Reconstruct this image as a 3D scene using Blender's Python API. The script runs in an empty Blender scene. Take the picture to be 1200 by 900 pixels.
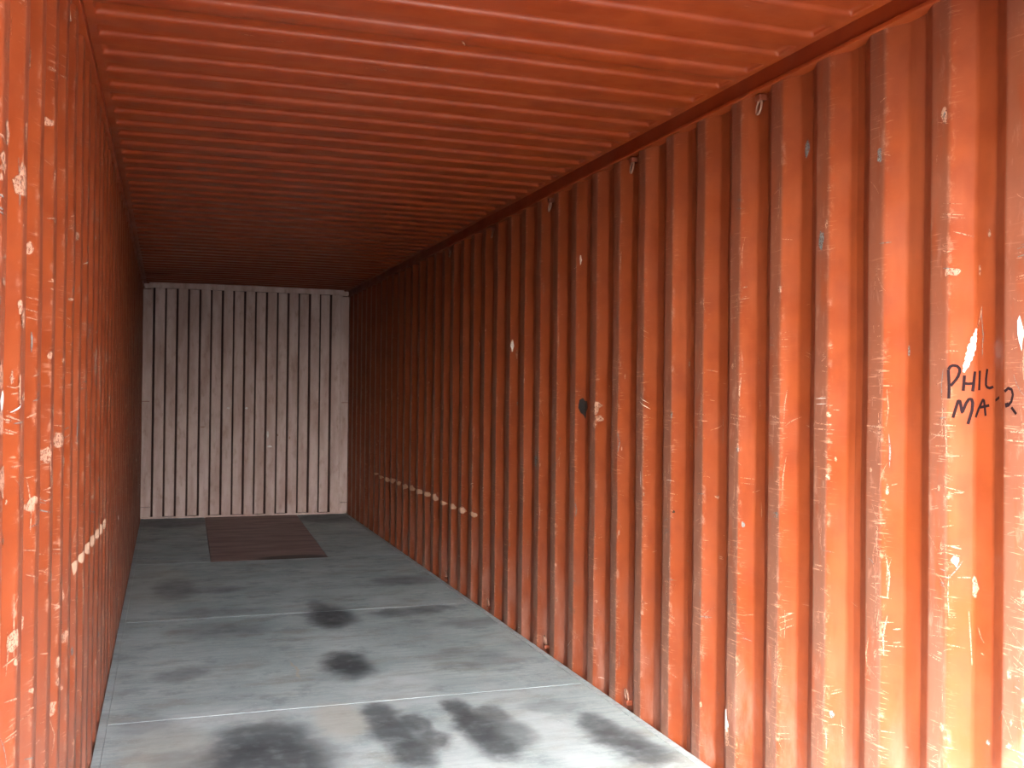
import bpy, bmesh, math, random
from mathutils import Vector, Matrix, noise
import numpy as np

# ------------------------------------------------------------------ camera
F_PX, YAW, PITCH, ROLL = 1193.44, 0.3264, 0.0078, -0.0109
CAM = Vector((0.2684, 0.0, 1.4961))
W, H, D = 2.35, 2.7121, 12.3792          # inside width, height, distance of the end wall
Y0 = 0.40                                 # door plane
scene = bpy.context.scene
col = scene.collection
cd = bpy.data.cameras.new('camera')
cam = bpy.data.objects.new('camera', cd)
col.objects.link(cam)
cd.sensor_fit = 'HORIZONTAL'
cd.sensor_width = 36.0
cd.lens = 36.0 * F_PX / 1200.0
cd.clip_start, cd.clip_end = 0.02, 300
fwd = Vector((math.sin(YAW) * math.cos(PITCH), math.cos(YAW) * math.cos(PITCH), math.sin(PITCH)))
rgt = Vector((math.cos(YAW), -math.sin(YAW), 0))
upv = rgt.cross(fwd)
r2 = rgt * math.cos(ROLL) - upv * math.sin(ROLL)
u2 = rgt * math.sin(ROLL) + upv * math.cos(ROLL)
# image a' = cos*a - sin*b : the camera's right axis is cos*rgt - sin*up
M = Matrix((r2, u2, -fwd)).transposed().to_4x4()
M.translation = CAM
cam.matrix_world = M
scene.camera = cam

# ------------------------------------------------------------------ daylight
SUN_AZ, SUN_EL = math.radians(35), math.radians(42.0)   # sun behind and left of the camera
world = bpy.data.worlds.new('sky'); scene.world = world
world.use_nodes = True
wn = world.node_tree; wn.nodes.clear()
wo = wn.nodes.new('ShaderNodeOutputWorld'); bg = wn.nodes.new('ShaderNodeBackground')
sk = wn.nodes.new('ShaderNodeTexSky')
sk.sky_type = 'NISHITA'; sk.sun_disc = False
sk.sun_elevation = SUN_EL; sk.sun_rotation = math.pi + SUN_AZ
sk.dust_density = 3.0; sk.air_density = 1.0
hs = wn.nodes.new('ShaderNodeHueSaturation'); hs.inputs['Saturation'].default_value = 0.30   # hazy, milky daylight
wn.links.new(sk.outputs[0], hs.inputs['Color']); wn.links.new(hs.outputs[0], bg.inputs[0]); wn.links.new(bg.outputs[0], wo.inputs[0])
bg.inputs[1].default_value = 1.65
sd = bpy.data.lights.new('sun', 'SUN'); sun = bpy.data.objects.new('sun', sd); col.objects.link(sun)
sd.energy = 11.0; sd.angle = math.radians(0.6); sd.color = (1.0, 0.95, 0.88)
sdir = Vector((math.sin(SUN_AZ) * math.cos(SUN_EL), math.cos(SUN_AZ) * math.cos(SUN_EL), -math.sin(SUN_EL)))
sun.rotation_euler = sdir.to_track_quat('-Z', 'Y').to_euler()
sun.location = (-3, -4, 6)
vs = scene.view_settings
vs.view_transform = 'Standard'; vs.look = 'None'; vs.gamma = 1.0; vs.use_curve_mapping = False
vs.exposure = 2.12
scene.cycles.max_bounces = 16
scene.cycles.diffuse_bounces = 6

random.seed(7)

# ------------------------------------------------------------------ node helpers
class NT:
    def __init__(self, name):
        self.m = bpy.data.materials.new(name); self.m.use_nodes = True
        self.t = self.m.node_tree; self.t.nodes.clear()
        self.out = self.n('ShaderNodeOutputMaterial'); self.b = self.n('ShaderNodeBsdfPrincipled')
        self.l(self.b.outputs[0], self.out.inputs[0])
    def n(self, k, **kw):
        x = self.t.nodes.new(k)
        for a, v in kw.items(): setattr(x, a, v)
        return x
    def l(self, a, b): self.t.links.new(a, b)
    def val(self, sock, v):
        if isinstance(v, bpy.types.NodeSocket): self.l(v, sock)
        else: sock.default_value = v
    def pos(self): return self.n('ShaderNodeNewGeometry').outputs['Position']
    def sep(self, v):
        s = self.n('ShaderNodeSeparateXYZ'); self.l(v, s.inputs[0]); return s.outputs
    def math(self, op, a, b=0.0, clamp=False):
        x = self.n('ShaderNodeMath', operation=op, use_clamp=clamp)
        self.val(x.inputs[0], a); self.val(x.inputs[1], b); return x.outputs[0]
    def vm(self, op, a, b=(0, 0, 0)):
        x = self.n('ShaderNodeVectorMath', operation=op)
        self.val(x.inputs[0], a); self.val(x.inputs[1], b)
        return x.outputs['Value'] if op == 'LENGTH' else x.outputs[0]
    def noise(self, v, scale, detail=3, rough=0.55, stretch=None, col=False):
        if stretch: v = self.vm('MULTIPLY', v, stretch)
        x = self.n('ShaderNodeTexNoise'); self.l(v, x.inputs['Vector'])
        x.inputs['Scale'].default_value = scale; x.inputs['Detail'].default_value = detail
        x.inputs['Roughness'].default_value = rough
        return x.outputs[1 if col else 0]
    def ramp(self, v, a, b, lo=0.0, hi=1.0, smooth=True):
        x = self.n('ShaderNodeMapRange'); x.interpolation_type = 'SMOOTHSTEP' if smooth else 'LINEAR'
        self.val(x.inputs[0], v)
        for i, q in zip((1, 2, 3, 4), (a, b, lo, hi)): x.inputs[i].default_value = q
        return x.outputs[0]
    def mix(self, f, a, b, mode='MIX'):
        x = self.n('ShaderNodeMix', data_type='RGBA', blend_type=mode)
        self.val(x.inputs[0], f)
        for i, q in ((6, a), (7, b)):
            self.val(x.inputs[i], q if isinstance(q, bpy.types.NodeSocket) else (*q, 1))
        return x.outputs[2]
    def fin(self, color, rough, spec=0.5, bump=None, bs=0.3, bd=0.002):
        self.val(self.b.inputs['Base Color'], color if isinstance(color, bpy.types.NodeSocket) else (*color, 1))
        self.val(self.b.inputs['Roughness'], rough)
        self.b.inputs['Specular IOR Level'].default_value = spec
        if bump is not None:
            x = self.n('ShaderNodeBump'); x.inputs['Strength'].default_value = bs; x.inputs['Distance'].default_value = bd
            self.l(bump, x.inputs['Height']); self.l(x.outputs[0], self.b.inputs['Normal'])
        return self.m

PAINT = (0.182, 0.0345, 0.0080)
PAINT_B = (0.150, 0.0255, 0.0056)
ROOF_A, ROOF_B = (0.225, 0.034, 0.0062), (0.19, 0.026, 0.0046)
WORN = (0.125, 0.058, 0.037)
PALE = (0.42, 0.23, 0.15)

def wall_paint(name, side):
    t = NT(name); P = t.pos(); s = t.sep(P)
    ph = t.math('FLOORED_MODULO', t.math('SUBTRACT', YC_R if side > 0 else YC_L, s[1]), PS)   # place within one corrugation
    crest = t.ramp(ph, 0.069, 0.077, 1, 0)
    edge = t.math('MULTIPLY', t.ramp(ph, 0.058, 0.070), t.ramp(ph, 0.076, 0.092, 1, 0))
    big = t.noise(P, 1.3, 2); mid = t.noise(P, 9, 4)
    c = t.mix(t.ramp(mid, .35, .7), PAINT, PAINT_B)
    # chalky, rubbed bands
    rub = t.noise(P, 2.2, 4, .6, (1, 2.5, .55))
    c = t.mix(t.math('MULTIPLY', t.ramp(rub, .5, .72), .30), c, (.32, .085, .035))
    # crests rubbed by cargo: dull brown film, then bare pale patches; less of it high up
    low = t.ramp(s[2], 0.2, 2.3, 1.0, 0.45)
    w1 = t.math('MULTIPLY', t.ramp(t.noise(P, 5, 5, .65, (1, 3, .5)), .27, .52), crest)
    c = t.mix(t.math('MULTIPLY', w1, t.math('MULTIPLY', low, .95 if side > 0 else .3)), c, WORN)
    w2 = t.math('MULTIPLY', t.ramp(t.noise(P, 14, 5, .7, (1, 2.2, .7)), .55, .68), crest)
    c = t.mix(t.math('MULTIPLY', w2, t.math('MULTIPLY', low, .55)), c, (.31, .155, .105))
    # fine level scratches
    sc = t.ramp(t.noise(P, 30, 3, .6, (1, .35, 6)), .60, .68)
    sc = t.math('MULTIPLY', sc, t.ramp(t.noise(P, 3.5, 3), .38, .6))
    nearc = t.ramp(ph, 0.074, 0.115, 1, .05)
    c = t.mix(t.math('MULTIPLY', t.math('MULTIPLY', sc, nearc), t.math('MULTIPLY', low, .8)), c, PALE)
    # paint knocked off along the door-side edge of each crest
    ew = t.math('MULTIPLY', edge, t.ramp(t.noise(P, 20, 6, .75, (1, 1.2, 1.1)), .52, .66))
    c = t.mix(t.math('MULTIPLY', ew, t.math('MULTIPLY', low, .65)), c, PALE)
    # scuffing near the floor
    fl = t.math('MULTIPLY', t.ramp(s[2], 0.0, .75, 1, 0), t.ramp(t.noise(P, 7, 5, .65, (1, 1.4, .5)), .42, .66))
    c = t.mix(t.math('MULTIPLY', fl, .65), c, (.27, .13, .095))
    peach_low = t.math('MULTIPLY', t.ramp(s[2], .1, 1.5, 1, .15), t.ramp(t.noise(P, 1.6, 5, .65, (1, 1.6, .8)), .35, .7))  # patchy paler peach tint, stronger toward the floor
    c = t.mix(t.math('MULTIPLY', peach_low, .35), c, (.20, .062, .030))
    if side < 0:   # brown grime rubbed along the foot of this wall
        gr_ = t.math('MULTIPLY', t.ramp(s[2], .35, 1.25, 1, 0), t.ramp(t.noise(P, 4, 5, .65, (1, 1.2, .6)), .35, .6))
        c = t.mix(t.math('MULTIPLY', gr_, .75), c, (.14, .058, .038))
    rough = t.ramp(t.noise(P, 6, 3), .3, .7, .40, .55)
    return t.fin(c, rough, .42, t.noise(P, 40, 3), .15, .002)

def plain_paint(name, a=ROOF_A, b=ROOF_B, dirt=.25):
    t = NT(name); P = t.pos()
    c = t.mix(t.ramp(t.noise(P, 8, 4), .35, .7), a, b)
    c = t.mix(t.math('MULTIPLY', t.ramp(t.noise(P, 2.4, 4, .6, (.5, 2, 1)), .5, .75), dirt), c, (.15, .05, .028))
    sc = t.math('MULTIPLY', t.ramp(t.noise(P, 35, 3, .6, (.5, 3, 1)), .68, .73), t.ramp(t.noise(P, 2.7, 2), .5, .65))
    c = t.mix(t.math('MULTIPLY', sc, .5), c, PALE)
    return t.fin(c, t.ramp(t.noise(P, 5, 3), .3, .7, .36, .5), .34, t.noise(P, 40, 3), .12, .002)

def end_paint():
    t = NT('dusty_greyed_paint'); P = t.pos(); s = t.sep(P)
    c = t.mix(t.ramp(t.noise(P, 3, 5, .6, (2.5, 1, .5)), .32, .68), (.34, .225, .195), (.46, .34, .305))
    c = t.mix(t.math('MULTIPLY', t.ramp(t.noise(P, 12, 4, .6, (1.5, 1, .6)), .5, .75), .5), c, (.22, .13, .10))
    rec = t.ramp(t.math('SUBTRACT', s[1], D), .003, .010)      # fold flanks coloured much darker than the flats
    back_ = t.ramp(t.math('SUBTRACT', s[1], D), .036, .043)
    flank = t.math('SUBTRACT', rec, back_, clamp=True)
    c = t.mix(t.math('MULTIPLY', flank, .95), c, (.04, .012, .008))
    return t.fin(c, .7, .3, t.noise(P, 50, 3), .1, .002)

def flat_mat(name, c, rough=.6, var=.3, spec=.4, metal=0.0):
    t = NT(name); P = t.pos()
    d = tuple(x * (1 - var) for x in c)
    m = t.fin(t.mix(t.ramp(t.noise(P, 25, 4), .3, .7), c, d), rough, spec, t.noise(P, 60, 2), .15, .001)
    t.b.inputs['Metallic'].default_value = metal
    return m

STAINS = [  # x, y, rx, ry, strength : dark spills on the boards, plus dark patches at the rear corners
    (1.31, 6.75, .13, .28, .95), (1.27, 7.05, .05, .25, .45), (1.22, 5.55, .11, .23, .95),
    (1.223, 4.646, 0.075, 0.153, 0.8), (1.233, 4.397, 0.082, 0.169, 0.85), (1.251, 4.127, 0.085, 0.15, 0.85), (1.357, 4.479, 0.046, 0.121, 0.75), (1.38, 4.249, 0.059, 0.12, 0.75), (1.594, 4.613, 0.056, 0.154, 0.85), (1.6, 4.357, 0.084, 0.17, 0.9), (1.607, 4.103, 0.087, 0.152, 0.85), (1.717, 4.523, 0.052, 0.115, 0.6), (1.738, 4.244, 0.075, 0.153, 0.6), (2.131, 4.246, 0.07, 0.125, 0.75), (2.148, 4.028, 0.104, 0.133, 0.85), (2.164, 3.828, 0.099, 0.121, 0.8), (2.029, 4.551, 0.131, 0.095, 0.35), (0.682, 4.472, 0.176, 0.211, 0.8), (0.674, 4.191, 0.24, 0.232, 0.9), (0.382, 4.28, 0.137, 0.142, 0.35), (0.195, 4.806, 0.114, 0.094, 0.3),
    (.34, 8.0, .12, .38, .5), (.60, 7.9, .2, .12, .4), (2.04, 7.9, .2, .16, .6), (1.80, 6.75, .2, .1, .6), (2.03, 6.85, .12, .1, .55),
    (.35, 11.95, .36, .40, .65), (2.05, 11.95, .32, .40, .7), (.36, 5.6, .12, .12, .45), (.6, 6.55, .25, .18, .4), (1.9, 5.5, .2, .2, .3),
    (2.2, 6.35, .2, .12, .4), (.6, 7.1, .3, .1, .35)]
LIGHTS = [(.45, 4.80, .50, .09, .6), (.95, 4.35, .09, .4, .5), (.42, 4.25, .12, .30, .45), (1.44, 4.05, .1, .3, .5), (1.88, 4.22, .10, .45, .6), (1.75, 4.78, .6, .05, .4),
          (1.35, 5.05, .16, .25, .45), (1.82, 6.72, .06, .06, .5)]
TANS = [(1.03, 4.62, .10, .22, .42), (.30, 4.40, .16, .3, .3), (.93, 5.55, .008, .16, .8), (.2, 8.2, .25, .7, .25)]

def floor_paint():
    t = NT('worn_grey_boards'); P = t.pos()
    base = t.mix(t.ramp(t.noise(P, 2.0, 5, .6, (1, 1.2, 1)), .3, .7), (.27, .325, .325), (.385, .445, .44))
    grain = t.noise(P, 22, 4, .65, (.16, 1.6, 1))
    c = t.mix(t.math('MULTIPLY', t.ramp(grain, .45, .7), .38), base, (.165, .225, .24))
    c = t.mix(t.math('MULTIPLY', t.ramp(t.noise(P, 3.1, 5, .65, (.8, 1.6, 1)), .48, .68), .6), c, (.225, .225, .19))
    c = t.mix(t.math('MULTIPLY', t.ramp(t.noise(P, 60, 3, .7), .56, .7), .35), c, (.50, .56, .56))
    c = t.mix(t.math('MULTIPLY', t.ramp(t.noise(P, 4.5, 7, .72, (.8, .9, 1)), .50, .66), .55), c, (.15, .185, .19))
    wob = t.vm('MULTIPLY', t.vm('SUBTRACT', t.noise(P, 6, 4, .6, None, True), (.5, .5, .5)), (.12, .26, 0))
    Q = t.vm('MULTIPLY', t.vm('ADD', P, wob), (1, 1, 0))
    def blobs(L, soft):
        acc = None
        for x, y, rx, ry, k in L:
            d = t.vm('LENGTH', t.vm('MULTIPLY', t.vm('SUBTRACT', Q, (x, y, 0)), (.87 / rx, .87 / ry, 0)))
            m = t.math('MULTIPLY', t.ramp(d, 1.0 + soft, 1.0 - soft), k)
            acc = m if acc is None else t.math('SUBTRACT', t.math('ADD', acc, m), t.math('MULTIPLY', acc, m))
        return acc
    c = t.mix(t.math('MULTIPLY', blobs(LIGHTS, .5), .55), c, (.50, .55, .55))
    c = t.mix(blobs(TANS, .4), c, (.38, .345, .27))
    st = t.math('MULTIPLY', blobs(STAINS, .45), t.ramp(t.noise(P, 12, 4), .2, .55, .7, 1))
    c = t.mix(st, c, (.045, .052, .057))
    return t.fin(c, t.ramp(t.noise(P, 5, 4), .3, .7, .5, .7), .35, grain, .25, .002)

def plate_paint():
    t = NT('rust_brown_plate'); P = t.pos()
    c = t.mix(t.ramp(t.noise(P, 5, 5, .6, (.4, 1.5, 1)), .35, .65), (.185, .11, .098), (.28, .185, .16))
    d = t.vm('LENGTH', t.vm('MULTIPLY', t.vm('SUBTRACT', P, (1.36, 9.22, 0)), (1 / .34, 1 / .16, 0)))
    c = t.mix(t.ramp(d, 1.15, .6, 0, .85), c, (.02, .015, .014))
    return t.fin(c, .6, .4, t.noise(P, 30, 3), .2, .002)

PS, YC_R, YC_L = 0.2766, 5.1613, 1.965     # corrugation pitch and phase of the side walls
m_right = wall_paint('scuffed_orange_paint', 1)
m_left = wall_paint('scuffed_orange_paint_too', -1)
m_roof = plain_paint('orange_roof_paint')
m_rail = plain_paint('orange_rail_paint', (.17, .021, .0035), (.145, .016, .003))
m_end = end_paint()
m_floor = floor_paint()
m_plate = plate_paint()
m_edge = flat_mat('worn_edge_steel', (.36, .41, .40), .6)
m_ring = flat_mat('bare_ring_steel', (.26, .13, .085), .5, .3, .5, .1)
m_bracket = flat_mat('ring_bracket_paint', (.17, .035, .012), .5)
def chip_mat(name, c, rough, k=.55, sc=150):
    # paint rubbed through in flecks: noise decides where the mark is worn in
    t = NT(name); P = t.pos()
    m = t.fin(t.mix(t.ramp(t.noise(P, 30, 4), .3, .7), c, tuple(q * .65 for q in c)), rough, .4)
    t.l(t.ramp(t.noise(P, sc, 4, .65), k - .14, k + .05), t.b.inputs['Alpha'])
    return m
m_scuff = chip_mat('pale_scuff', (.36, .185, .12), .6, .47)
m_white = chip_mat('white_chip', (.62, .57, .53), .5, .36)
m_grey = chip_mat('grey_scuff', (.15, .14, .13), .6, .46)
m_dark = flat_mat('black_mark', (.012, .010, .009), .6)
m_ink = flat_mat('dark_marker_ink', (.014, .005, .006), .7, .3, .1)
m_peg = flat_mat('weld_seal', (.30, .31, .29), .7)
m_seal = flat_mat('joint_sealant', (.24, .275, .28), .7, .45)
m_gnd = flat_mat('yard_asphalt', (.05, .05, .053), .9)

# ------------------------------------------------------------------ object helpers
def empty(name, label, cat=None):
    o = bpy.data.objects.new(name, None); col.objects.link(o)
    o['label'] = label; o['kind'] = 'structure'
    if cat: o['category'] = cat
    return o
def mesh(name, verts, faces, mats, parent=None, smooth=False, mi=None, label=None):
    me = bpy.data.meshes.new(name); me.from_pydata([tuple(v) for v in verts], [], faces); me.update()
    if not isinstance(mats, (list, tuple)): mats = [mats]
    for m in mats: me.materials.append(m)
    if mi: me.polygons.foreach_set('material_index', mi)
    if smooth: me.polygons.foreach_set('use_smooth', [True] * len(me.polygons))
    o = bpy.data.objects.new(name, me); col.objects.link(o)
    if parent: o.parent = parent
    if label: o['label'] = label
    return o
def box(name, lo, hi, mat, parent, bev=.003, label=None):
    bm = bmesh.new(); bmesh.ops.create_cube(bm, size=1)
    for v in bm.verts: v.co = Vector([lo[i] + (v.co[i] + .5) * (hi[i] - lo[i]) for i in range(3)])
    if bev: bmesh.ops.bevel(bm, geom=bm.edges[:], offset=bev, segments=2, affect='EDGES', profile=.5)
    me = bpy.data.meshes.new(name); bm.to_mesh(me); bm.free(); me.materials.append(mat)
    o = bpy.data.objects.new(name, me); col.objects.link(o); o.parent = parent
    if label: o['label'] = label
    return o

# ------------------------------------------------------------------ corrugated side walls
SC = PS / .278
BR = [0, .072 * SC, .140 * SC, .210 * SC, PS]; DP = .036
RAIL = 0.083
def dent(y, z, side):
    n = noise.noise(Vector((y * 1.7 + side * 31, z * 1.9, 4.2 * side)))
    n2 = noise.noise(Vector((y * 6.1 + side * 11, z * 3.0, 9.0)))
    e = min(1, z / .15) * min(1, (H - RAIL - z) / .15)
    return (.0035 * n + .0016 * n2) * max(0, e)
def prof(y, side):
    ph = ((YC_R if side > 0 else YC_L) - y) % PS
    return DP * float(np.interp(ph, BR, [0, 0, 1, 1, 0]))
def surf(y, z, side, off=0.0):
    d = prof(y, side) + dent(y, z, side) - off
    return (W + d) if side > 0 else -d
def round_profile(pts, r=.010, n=3):
    out = [pts[0]]
    for a, b, c in zip(pts, pts[1:], pts[2:]):
        a, b, c = map(np.array, (a, b, c))
        u = (a - b) / np.linalg.norm(a - b); v = (c - b) / np.linalg.norm(c - b)
        p, q = b + u * r, b + v * r
        for k in range(n):
            t = k / (n - 1); out.append(tuple((1 - t) ** 2 * p + 2 * t * (1 - t) * b + t * t * q))
    out.append(pts[-1])
    return out
def side_wall(side):
    nm = 'wall_right' if side > 0 else 'wall_left'
    root = empty(nm, 'long orange corrugated steel side wall with dark handwriting on its near folds' if side > 0 else
                 'orange corrugated steel side wall seen edge-on at the left of the container')
    yc = YC_R if side > 0 else YC_L
    mat = m_right if side > 0 else m_left
    zt = H - RAIL + .004
    zs = np.concatenate([[-.10], np.linspace(0.0, zt, 27)])
    # welded sheets of four corrugations, joined in the middle of a recess
    j0 = yc - .175 * SC
    k = math.floor((Y0 - j0) / (4 * PS))
    y = j0 + k * 4 * PS
    while y < D - .01:
        a, b = max(y, Y0 - .02), min(y + 4 * PS, D + .03)
        ys = [a]
        i = math.floor((a - yc) / PS) - 1
        while yc + i * PS < b + PS:
            base = yc + (i + 1) * PS
            for q in BR[:4]: ys.append(base - q)
            i += 1
        ys = sorted(q for q in ys if a < q < b); ys = [a] + ys + [b]
        pts = round_profile([(q, prof(q, side)) for q in ys])
        V, Fc = [], []
        for z in zs:
            for (q, d) in pts:
                dd = d + dent(q, z, side)
                V.append(((W + dd) if side > 0 else -dd, q, z))
        n = len(pts)
        for r in range(len(zs) - 1):
            for c in range(n - 1):
                f = (r * n + c, r * n + c + 1, (r + 1) * n + c + 1, (r + 1) * n + c)
                Fc.append(f[::-1] if side > 0 else f)
        o = mesh('corrugated_sheet', V, Fc, mat, root, smooth=True)
        md = o.modifiers.new('thick', 'SOLIDIFY'); md.thickness = .003; md.offset = -1
        wnm = o.modifiers.new('wn', 'WEIGHTED_NORMAL'); wnm.weight = 80
        y += 4 * PS
    # top rail: square tube with a small lower lip, closing onto the roof
    s = side; X = (lambda d: W + d) if s > 0 else (lambda d: -d)
    lo = lambda d0, d1: (min(X(d0), X(d1)), max(X(d0), X(d1)))
    x0, x1 = lo(-.004, .075)
    box('top_rail', (x0, Y0 - .02, H - RAIL + .012), (x1, D + .05, H + .03), m_rail, root, .006)
    x0, x1 = lo(-.012, .060)
    box('rail_lip', (x0, Y0 - .02, H - RAIL), (x1, D + .05, H - RAIL + .014), m_roof, root, .003)
    x0, x1 = lo(-.002, .060)
    box('bottom_rail', (x0 if s < 0 else W + .002, Y0 - .02, -.15), (x1 if s > 0 else -.002, D + .05, -.102), m_rail, root, .003)
    return root
wall_r = side_wall(1)
wall_l = side_wall(-1)

# lashing rings welded in every fourth recess, top and bottom
def ring(root, side, y, z, down):
    X = (lambda d: W + d) if side > 0 else (lambda d: -d)
    bm = bmesh.new()
    R, r, N, n = .020, .0045, 20, 8
    tilt = .35
    for i in range(N):
        a = 2 * math.pi * i / N
        for j in range(n):
            b = 2 * math.pi * j / n
            rr = R + r * math.cos(b)
            oy, oz, od = rr * math.cos(a) * .8, rr * math.sin(a) * 1.35 * 1, r * math.sin(b)
            bm.verts.new((X(.014 + od * 1.0 - oz * math.sin(tilt) * (1 if down else -1) * -.5), y + oy, z + oz))
    bm.verts.ensure_lookup_table()
    for i in range(N):
        for j in range(n):
            bm.faces.new([bm.verts[q] for q in (i * n + j, ((i + 1) % N) * n + j, ((i + 1) % N) * n + (j + 1) % n, i * n + (j + 1) % n)])
    bmesh.ops.recalc_face_normals(bm, faces=bm.faces[:])
    me = bpy.data.meshes.new('lashing_ring'); bm.to_mesh(me); bm.free(); me.materials.append(m_ring)
    for p in me.polygons: p.use_smooth = True
    o = bpy.data.objects.new('lashing_ring', me); col.objects.link(o); o.parent = root
    zz = z + (.034 if down else -.034)
    xs = sorted((X(.006), X(.040)))
    box('ring_bracket', (xs[0], y - .018, zz - .012), (xs[1], y + .018, zz + .012), m_bracket, o, .004)
for k in range(0, 5):
    yr = YC_R - .175 * SC + (-6 + 4 * k) * PS
    ring(wall_r, 1, yr, H - RAIL - .050, True)
    ring(wall_r, 1, yr, .055, False)
for k in range(0, 5):
    yr = YC_L - .175 * SC + (1 + 4 * k) * PS
    ring(wall_l, -1, yr, H - RAIL - .050, True)
    ring(wall_l, -1, yr, .055, False)

# ------------------------------------------------------------------ roof
PR, YR = 0.2062, 3.336
def roof():
    root = empty('ceiling', 'orange ribbed steel roof panel overhead with cross-wise pressed grooves')
    h, run = .021, .017
    zb = H - h / 2
    xs = sorted(set([-.06, -.01, W + .01, W + .06] + [.030 + .022 * t for t in np.linspace(0, 1, 9)] + [W - .030 - .022 * t for t in np.linspace(0, 1, 9)] + list(np.linspace(.12, W - .12, 15))))
    def taper(x):
        e = min(x, W - x)
        t = min(1, max(0, (e - .030) / .022))
        return math.sqrt(max(0, 1 - (1 - t) ** 2))
    def groove(y):
        ph = (y - YR + .5 * run) % PR          # far slope centred on YR
        return float(np.interp(ph, [0, run, PR - run - .086, PR - .086, PR], [1, 0, 0, 1, 1]))
    per = 5
    k0 = math.floor((Y0 - YR) / PR / per)
    y = YR + k0 * per * PR + .06
    while y < D:
        a, b = max(y, Y0 - .02), min(y + per * PR, D + .06)
        ys = [a, b]
        i = math.floor((a - YR) / PR) - 1
        while YR + i * PR < b + PR:
            q0 = YR + i * PR - .5 * run
            for q in (0, run * .5, run, PR - run - .086, PR - .086 - run * .5, PR - .086): ys.append(q0 + q)
            i += 1
        ys = sorted(q for q in set(ys) if a <= q <= b)
        V, Fc = [], []
        for q in ys:
            g = groove(q); g = g * g * (3 - 2 * g)
            for x in xs:
                camber = .006 * math.sin(math.pi * min(1, max(0, x / W)))
                V.append((x, q, zb + h * g * taper(x) + camber + .003 * noise.noise(Vector((x * 1.5, q * 1.2, 3)))))
        n = len(xs)
        for r in range(len(ys) - 1):
            for c in range(n - 1):
                Fc.append((r * n + c, (r + 1) * n + c, (r + 1) * n + c + 1, r * n + c + 1))
        o = mesh('roof_sheet', V, Fc, m_roof, root, smooth=True)
        md = o.modifiers.new('thick', 'SOLIDIFY'); md.thickness = .003; md.offset = -1
        wnm = o.modifiers.new('wn', 'WEIGHTED_NORMAL'); wnm.weight = 80
        y += per * PR
    return root
ceil = roof()

# ------------------------------------------------------------------ end wall
def end_wall():
    root = empty('wall_back', 'greyed dusty corrugated steel end wall closing the far end of the container')
    P, fl = .2525, .018
    e = .014
    xa, xb = .108, 2.246
    dp = .0456
    brk = [0, P / 2 - fl, P / 2, P - fl, P]
    pts = []
    x = xa + .009 - P / 2
    seq = []
    i = -1
    while True:
        b0 = xa + .009 + i * P / 2
        if b0 > xb: break
        lvl0, lvl1 = (0, dp) if i % 2 else (dp, 0)
        seq += [(b0 - e, lvl0), (b0 + e, lvl1)]
        i += 1
    seq = [(q, d) for q, d in seq if xa - .02 < q < xb + .02]
    seq = [(xa - .03, seq[0][1])] + seq + [(xb + .03, seq[-1][1])]
    seq = sorted(set(seq))
    pts = round_profile(seq, .004, 3)
    zs = np.linspace(0, H, 14)
    # two welded sheets
    half = len(pts) // 2
    for lo, hi in ((0, half + 1), (half, len(pts))):
        pp = pts[lo:hi]; n = len(pp); V, Fc = [], []
        for z in zs:
            for (q, d) in pp:
                V.append((q, D + d + .002 * noise.noise(Vector((q * 3, z * 2, 7))), z))
        for r in range(len(zs) - 1):
            for c in range(n - 1):
                Fc.append((r * n + c, (r + 1) * n + c, (r + 1) * n + c + 1, r * n + c + 1)[::-1])
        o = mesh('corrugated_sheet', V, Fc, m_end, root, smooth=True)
        md = o.modifiers.new('thick', 'SOLIDIFY'); md.thickness = .003; md.offset = -1
        wnm = o.modifiers.new('wn', 'WEIGHTED_NORMAL'); wnm.weight = 80
    for x0, x1 in ((-.05, .098), (2.256, 2.40)):
        for z0, z1 in ((0.0, .13), (.135, 1.34), (1.346, H - .085), (H - .075, H - .02)):
            box('corner_post', (x0, D - .012, z0), (x1, D + .05, z1), m_end, root, .003)
    box('top_header', (.06, D - .020, H - .064), (2.29, D + .05, H + .02), m_end, root, .004)
    box('bottom_sill', (-.02, D - .016, -.02), (2.37, D + .05, .018), m_end, root, .003)
    for x0 in (.160, 2.186):
        box('post_flange', (x0, D - .006, .02), (x0 + .010, D + .03, H - .08), m_end, root, .002)
    box('backing_panel', (-.1, D + .055, -.1), (2.45, D + .07, H + .1), m_rail, root, 0)
    return root
wall_b = end_wall()

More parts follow.
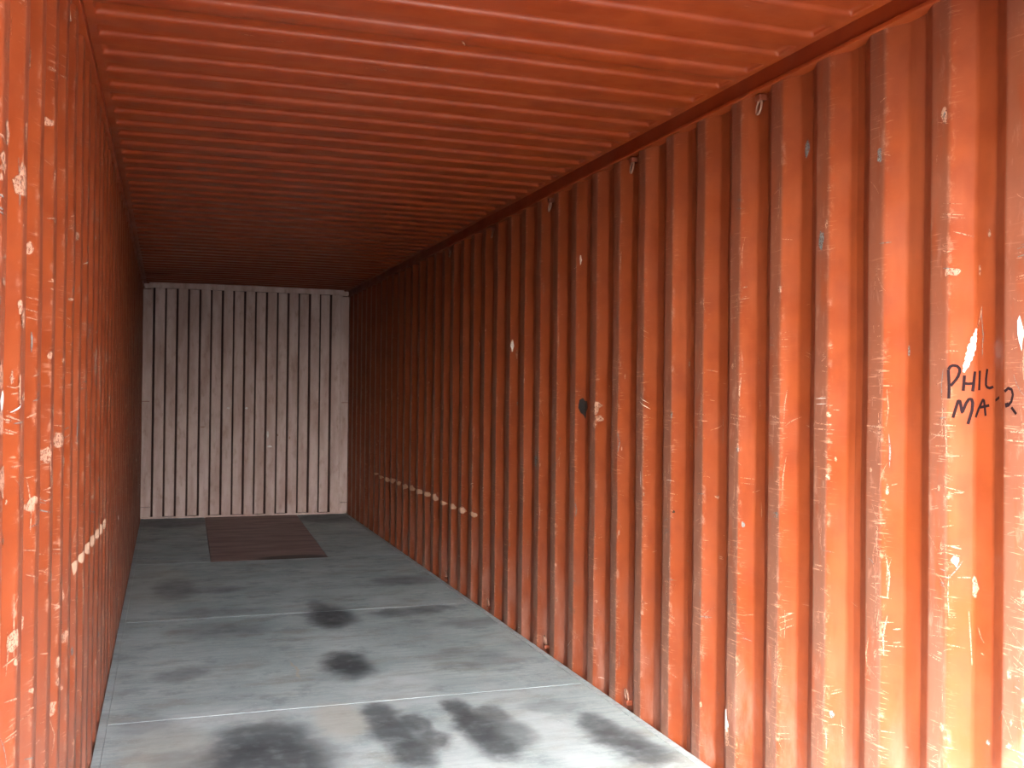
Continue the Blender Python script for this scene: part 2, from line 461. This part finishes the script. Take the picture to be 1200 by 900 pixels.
# ------------------------------------------------------------------ floor
def floor():
    root = empty('floor', 'worn grey boarded floor with dark oily stains inside the container')
    root2 = root
    ys = [Y0 - .02, 2.62, 4.855, 6.93, 9.17]
    g = .0035
    def slab(name, quad, z1, mat, label=None, inset=g):
        cxm = sum(q[0] for q in quad) / 4; cym = sum(q[1] for q in quad) / 4
        q2 = [(x + math.copysign(inset, cxm - x), y + math.copysign(inset, cym - y)) for x, y in quad]
        q3 = [(x + math.copysign(.003, cxm - x), y + math.copysign(.003, cym - y)) for x, y in q2]
        V = [(x, y, -.028) for x, y in q2] + [(x, y, z1 - .0025) for x, y in q2] + [(x, y, z1) for x, y in q3]
        Fc = [(3, 2, 1, 0), (8, 9, 10, 11)]
        for b in (0, 4):
            for i in range(4):
                j = (i + 1) % 4; Fc.append((b + i, b + j, b + 4 + j, b + 4 + i))
        return mesh(name, V, Fc, mat, root, label=label)
    XL, XR = .0308, W - .0308
    for a, b in zip(ys, ys[1:]):
        slab('floor_board', [(XL, a), (XR, a), (XR, b), (XL, b)], 0.0, m_floor)
    b = D - .018
    pl = [(.645, 9.17), (1.655, 9.17), (1.755, b), (.70, b)]
    slab('floor_board', [(XL, 9.17), (.645, 9.17), (.70, b), (XL, b)], 0.0, m_floor)
    slab('floor_board', [(1.655, 9.17), (XR, 9.17), (XR, b), (1.755, b)], 0.0, m_floor)
    slab('steel_plate', pl, 0.001, m_plate, 'rust brown steel plate let into the floor')
    for x0, x1 in ((.0012, .0338), (W - .0338, W - .0012)):
        box('floor_edge_strip', (x0, Y0 - .02, -.10), (x1, D, .0015), m_floor if x0 < 1 else m_edge, root, .0005)
    box('subfloor', (.034, Y0 - .02, -.10), (W - .034, D + .05, -.0302), m_peg, root, 0)
    # pale sealant in the cross joints
    for y in ys[1:]:
        box('joint_seal', (XL, y - .005, -.0295), (XR, y + .005, -.0018), m_seal if y != 9.17 else m_dark, root, 0)
    return root
flo = floor()

# ------------------------------------------------------------------ open door end and yard outside
trim = empty('trim_1', 'orange steel door frame around the open end of the container')
box('door_header', (-.10, Y0 - .14, 2.595), (W + .10, Y0 - .02, 2.90), m_rail, trim, .006)
box('door_post', (-.16, Y0 - .14, -.15), (-.002, Y0 - .02, 2.595), m_rail, trim, .006)
box('door_post', (W + .002, Y0 - .14, -.15), (W + .16, Y0 - .02, 2.595), m_rail, trim, .006)
box('door_sill', (-.16, Y0 - .14, -.15), (W + .16, Y0 - .02, -.002), m_edge, trim, .006)
gr = mesh('ground', [(-40, -40, -.16), (40, -40, -.16), (40, 40, -.16), (-40, 40, -.16)], [(0, 1, 2, 3)], m_gnd)
gr['kind'] = 'structure'; gr['label'] = 'dark asphalt yard outside the open container doors'

# ------------------------------------------------------------------ marks on the walls (thin paint-deep ribbons that follow the folds)
class Marks:
    def __init__(self, side, mats): self.V, self.F, self.mi, self.side, self.mats = [], [], [], side, mats
    def put(self, y, z, off):
        self.V.append((surf(y, z, self.side, off), y, z)); return len(self.V) - 1
    def ribbon(self, pts, w, m, off=.0014, step=.005, taper=True):
        P = []
        for (a, b) in zip(pts, pts[1:]):
            L = math.hypot(b[0] - a[0], b[1] - a[1]); n = max(1, int(L / step))
            for k in range(n): P.append((a[0] + (b[0] - a[0]) * k / n, a[1] + (b[1] - a[1]) * k / n))
        P.append(pts[-1])
        prev = None; N = len(P)
        for i, p in enumerate(P):
            q, r = P[max(0, i - 1)], P[min(N - 1, i + 1)]
            tx, tz = r[0] - q[0], r[1] - q[1]; L = math.hypot(tx, tz) or 1
            ww = w / 2
            if taper: ww *= (.25 + .75 * math.sin(math.pi * (i + .5) / N)) * random.uniform(.6, 1.2)
            a = self.put(p[0] - tz / L * ww, p[1] + tx / L * ww, off); b = self.put(p[0] + tz / L * ww, p[1] - tx / L * ww, off)
            if prev: self.F.append((prev[0], prev[1], b, a)); self.mi.append(m)
            prev = (a, b)
    def patch(self, y, z, ry, rz, m, off=.0012, jag=.35, ang=0.0):
        # ragged chip, a grid of small cells so that it follows the folds
        n = 10; rad = [1 + random.uniform(-jag, jag) for _ in range(n)]
        c = self.put(y, z, off); rings = []
        for f in (.5, 1):
            rg = []
            for k in range(n):
                a = 2 * math.pi * k / n; oy, oz = ry * rad[k] * f * math.cos(a), rz * rad[k] * f * math.sin(a)
                rg.append(self.put(y + oy * math.cos(ang) - oz * math.sin(ang), z + oy * math.sin(ang) + oz * math.cos(ang), off))
            rings.append(rg)
        for k in range(n):
            j = (k + 1) % n
            self.F.append((c, rings[0][k], rings[0][j])); self.mi.append(m)
            self.F.append((rings[0][k], rings[1][k], rings[1][j], rings[0][j])); self.mi.append(m)
    def build(self, name, parent, label, stuff=True):
        o = mesh(name, self.V, self.F, self.mats, parent, mi=self.mi, label=label)
        if stuff: o['kind'] = 'stuff'
        return o

m_rub = flat_mat('rubbed_pale_spot', (.46, .28, .19), .6)
MATS = [m_scuff, m_white, m_grey, m_dark, m_rub]
def random_scuffs(mk, side, count, seed):
    rnd = random.Random(seed); yc = YC_R if side > 0 else YC_L
    for _ in range(count):
        y = 1.6 + (D - 1.8) * rnd.random() ** 1.6
        n = math.floor((yc - y) / PS)
        ph = rnd.gauss(.068, .020) if rnd.random() < .8 else rnd.random() * .2
        y = yc - n * PS - ph
        z = min(2.5, max(.04, rnd.betavariate(1.6, 2.4) * 2.5))
        k = rnd.random(); m = 0 if rnd.random() < .88 else (1 if rnd.random() < .12 else 2)
        if k < .55:
            L = rnd.uniform(.015, .065); sl = rnd.gauss(0, .12)
            for q in range(rnd.choice((1, 1, 1, 1, 2, 3))):
                zz = z + q * rnd.uniform(.006, .03); L *= rnd.uniform(.5, 1.2)
                mk.ribbon([(y - L / 2, zz - sl * L), (y + L / 2, zz + sl * L)], rnd.uniform(.0014, .0042), m)
        elif k < .72:
            L = rnd.uniform(.04, .13); a = rnd.uniform(-1.2, 1.2); c = rnd.uniform(-.4, .4)
            pts = [(y + t * L * math.cos(a + c * t) * .6, z + t * L * math.sin(a + c * t)) for t in np.linspace(0, 1, 6)]
            mk.ribbon(pts, rnd.uniform(.0015, .003), m)
        elif k < .86:
            L = rnd.uniform(.03, .16)
            mk.ribbon([(y, z), (y + rnd.gauss(0, .004), z + L / 2), (y + rnd.gauss(0, .006), z + L)], rnd.uniform(.002, .006), m)
        else:
            mk.patch(y, z, rnd.uniform(.003, .009), rnd.uniform(.004, .016), m)
mr = Marks(1, MATS)
random_scuffs(mr, 1, 1500, 5)
# row of rubbed spots at one height on the far crests
k = 0
for i in range(-7, -21, -1):
    y = YC_R - i * PS - .066
    mr.patch(y - .012, .615 + .012 * random.uniform(-1, 1), .052, random.uniform(.016, .028), 4, .0022)
for i in range(-9, -20, -1):
    if i % 3: mr.patch(YC_R - i * PS - .055, 1.40 + .07 * random.uniform(-1, 1), .014, random.uniform(.008, .03), 4, .002)
for y, z, ry, rz, m in [(5.03, 1.415, .030, .055, 3), (3.965, .983, .006, .006, 3), (4.80, 1.43, .030, .018, 0), (4.81, 1.40, .022, .020, 0), (4.79, 1.365, .026, .014, 0), (4.815, 1.33, .012, .02, 0), (6.175, 1.79, .012, .035, 1), (6.14, 1.74, .007, .03, 0),
                        (5.06, 2.208, .008, .022, 1), (5.69, 1.09, .02, .035, 2), (2.343, 2.296, .010, .030, 0), (2.343, 2.296, .004, .012, 2), (2.62, 2.24, .010, .022, 2),
                        (2.915, 2.02, .014, .03, 2), (2.31, 1.848, .022, .010, 0), (3.50, .214, .02, .05, 1), (3.50, .17, .03, .05, 0), (3.05, 2.36, .012, .03, 2),
                        (3.80, .24, .01, .03, 1), (2.25, .97, .010, .03, 0), (3.64, 1.08, .016, .007, 0)]:
    mr.patch(y, z, ry, rz, m, .0016 if m != 2 else .002)
# long rubbed lines at one height across the near crests
for i in range(3, 14):
    yb = YC_R - i * PS
    for dz in (0, .018, .034):
        if random.random() < .8:
            mr.ribbon([(yb - random.uniform(-.005, .02), 1.385 + dz + random.uniform(-.006, .006)), (yb - random.uniform(.07, .10), 1.38 + dz + random.uniform(-.006, .006))], .005, 0)
# the big white flake above the writing
mr.ribbon([(2.252, 1.685), (2.262, 1.64), (2.272, 1.60), (2.283, 1.565)], .020, 1, .0018)
mr.ribbon([(2.232, 1.745), (2.24, 1.71), (2.247, 1.69)], .005, 0, .0018)
mr.patch(2.062, 1.66, .010, .045, 1, .0018)
mr.patch(2.050, 1.58, .006, .05, 0, .0018)
mr.build('paint_scuffs', wall_r, 'pale scratches and chips in the orange paint')
ml = Marks(-1, MATS)
random_scuffs(ml, -1, 1300, 9)
for y, z, ry, rz, m in [(2.174, 1.89, .030, .035, 0), (2.248, 2.15, .03, .02, 0), (1.948, 1.331, .03, .03, 0), (1.987, 1.23, .025, .025, 0), (1.934, 1.471, .02, .02, 1),
                        (2.011, .983, .03, .02, 0), (2.99, 1.35, .04, .02, 0), (2.7, 1.33, .03, .018, 0)]:
    ml.patch(y, z, ry, rz, m, .0016)
for i in range(7): ml.patch(3.55 + i * PS, .92 - i * .012, .03, .022, 4)
rl = random.Random(17)
for _ in range(60):     # broad rubbed smears
    y = YC_L + rl.randint(0, 9) * PS - rl.uniform(.02, .11); z = rl.betavariate(1.5, 1.8) * 2.4 + .05
    ml.patch(y, z, rl.uniform(.006, .022), rl.uniform(.004, .020), 0, .0016, .5)
ml.build('paint_scuffs', wall_l, 'pale scratches and chips in the orange paint')

# handwriting in dark marker over the folds: PHIL / MA R
WRITE = [[[2.3192,1.5719],[2.3185,1.558],[2.3178,1.5441],[2.3171,1.5303],[2.317,1.5169],[2.3172,1.5036],[2.3173,1.4903]],[[2.3192,1.5725],[2.3177,1.5753],[2.3161,1.578],[2.3145,1.5808],[2.3126,1.5818],[2.3104,1.5829],[2.3083,1.5839],[2.3051,1.5834],[2.3019,1.5828],[2.2987,1.5822],[2.2965,1.5798],[2.2944,1.5773],[2.2923,1.5748],[2.2921,1.5719],[2.292,1.5689],[2.2918,1.5659],[2.2932,1.5615],[2.2944,1.5571],[2.2957,1.5526],[2.2976,1.5494],[2.2993,1.5462],[2.3012,1.5431],[2.3053,1.5375],[2.3093,1.532],[2.3134,1.5264]],[[2.2806,1.5557],[2.2814,1.5415],[2.2823,1.5272],[2.2832,1.5129]],[[2.255,1.5666],[2.2572,1.5483],[2.259,1.5299],[2.261,1.5116]],[[2.2825,1.5342],[2.2788,1.5336],[2.275,1.5329],[2.2712,1.5323],[2.2666,1.5328],[2.2619,1.5332],[2.2573,1.5336]],[[2.2383,1.5686],[2.2389,1.5506],[2.2397,1.5327],[2.2403,1.5148]],[[2.2117,1.5728],[2.2132,1.5638],[2.2146,1.5548],[2.216,1.5459],[2.2161,1.5402],[2.2161,1.5345],[2.2162,1.5288],[2.2149,1.527],[2.2138,1.5253],[2.2125,1.5235],[2.2094,1.5226],[2.2063,1.5216],[2.2031,1.5207],[2.1987,1.5218],[2.1943,1.523],[2.1899,1.5241]],[[2.3073,1.4371],[2.3034,1.4529],[2.2993,1.4686],[2.2953,1.4842],[2.2939,1.4846],[2.2924,1.4849],[2.291,1.4852],[2.289,1.4741],[2.2872,1.4629],[2.2852,1.4517],[2.2824,1.4606],[2.2793,1.4694],[2.2763,1.4782],[2.2741,1.4821],[2.2718,1.4861],[2.2696,1.49],[2.2676,1.49],[2.2655,1.4901],[2.2634,1.4901],[2.2626,1.4867],[2.2618,1.4834],[2.261,1.4801],[2.2613,1.4732],[2.2617,1.4664],[2.262,1.4596],[2.2652,1.4466],[2.2685,1.4335],[2.2718,1.4205]],[[2.2525,1.44],[2.2485,1.4482],[2.2445,1.4565],[2.2407,1.4647],[2.2362,1.4726],[2.2318,1.4805],[2.2273,1.4883],[2.2258,1.4878],[2.2242,1.4873],[2.2227,1.4868],[2.2206,1.4728],[2.2187,1.4589],[2.2167,1.445]],[[2.2407,1.4672],[2.2354,1.468],[2.2303,1.4688],[2.225,1.4697],[2.218,1.471],[2.2109,1.4724],[2.2039,1.4737]],[[2.1784,1.4873],[2.1683,1.4902],[2.1582,1.4931],[2.1481,1.496]],[[2.115,1.511],[2.1108,1.514],[2.1066,1.517],[2.1024,1.52],[2.0987,1.5188],[2.0949,1.5176],[2.091,1.5164],[2.0897,1.5119],[2.0882,1.5074],[2.0869,1.5029],[2.0885,1.4969],[2.0903,1.491],[2.0919,1.4851],[2.095,1.4819],[2.0981,1.4787],[2.1013,1.4755],[2.1048,1.4744],[2.1083,1.4734],[2.112,1.4723]],[[2.1127,1.4765],[2.1089,1.4775],[2.1052,1.4786],[2.1014,1.4796]],[[2.0918,1.4703],[2.0864,1.4645],[2.0809,1.4587],[2.0755,1.4529]]]
mw = Marks(1, [m_ink])
for st in WRITE: mw.ribbon([tuple(p) for p in st], .0075, 0, .0022, .003, False)
mw.build('marker_writing', wall_r, 'dark handwritten marker letters on the orange paint')

# small pale spots laid on the end wall
def spots_flat(name, parent, items, plane, mats, label):
    V, Fc, mi = [], [], []
    rnd = random.Random(3)
    for a, b, ra, rb, m in items:
        n = 8; i0 = len(V)
        for k in range(n):
            t = 2 * math.pi * k / n; f = 1 + rnd.uniform(-.3, .3)
            V.append(plane(a + ra * f * math.cos(t), b + rb * f * math.sin(t)))
        Fc.append(tuple(range(i0, i0 + n))); mi.append(m)
    o = mesh(name, V, Fc, mats, parent, mi=mi, label=label); o['kind'] = 'stuff'
    return o
spots_flat('pale_spots', wall_b, [(.95, 1.27, .016, .012, 1), (1.16, 1.27, .018, .012, 1), (1.405, .96, .011, .04, 1), (1.43, .82, .03, .012, 1), (1.52, .95, .01, .015, 0), (1.66, .92, .008, .02, 0), (.67, 1.05, .03, .006, 0)],
           lambda x, z: (x, D - .004, z), MATS, 'small white spots')

# scratches on the underside of the roof
def roof_scratches():
    rnd = random.Random(21); V, Fc, mi = [], [], []
    zz = H - .0105 - .0045
    for _ in range(70):
        n = rnd.randint(-8, 30)
        yc = YR + n * PR + .017 / 2 + rnd.uniform(.02, .06)      # on the low flats between grooves
        x = rnd.uniform(.15, 2.2); L = rnd.uniform(.02, .09); a = rnd.uniform(-.5, .5) + (1.57 if rnd.random() < .3 else 0)
        w = rnd.uniform(.001, .0028); i0 = len(V); m = 6
        L = min(L, .05) if abs(a) > 1 else L
        for k in range(m + 1):
            s_ = k / m; px = x + (s_ - .5) * L * math.cos(a) + .004 * math.sin(3 * s_); py = yc + (s_ - .5) * L * math.sin(a)
            z = H - .0105 + .006 * math.sin(math.pi * px / W) + .003 * noise.noise(Vector((px * 1.5, py * 1.2, 3))) - .0025
            ww = w * (.3 + math.sin(math.pi * (k + .3) / (m + .6)))
            V.append((px - math.sin(a) * ww, py + math.cos(a) * ww, z)); V.append((px + math.sin(a) * ww, py - math.cos(a) * ww, z))
            if k: Fc.append((i0 + 2 * k - 2, i0 + 2 * k - 1, i0 + 2 * k + 1, i0 + 2 * k)); mi.append(0)
    o = mesh('paint_scuffs', V, Fc, MATS, ceil, mi=mi, label='thin pale scratches in the roof paint'); o['kind'] = 'stuff'
roof_scratches()
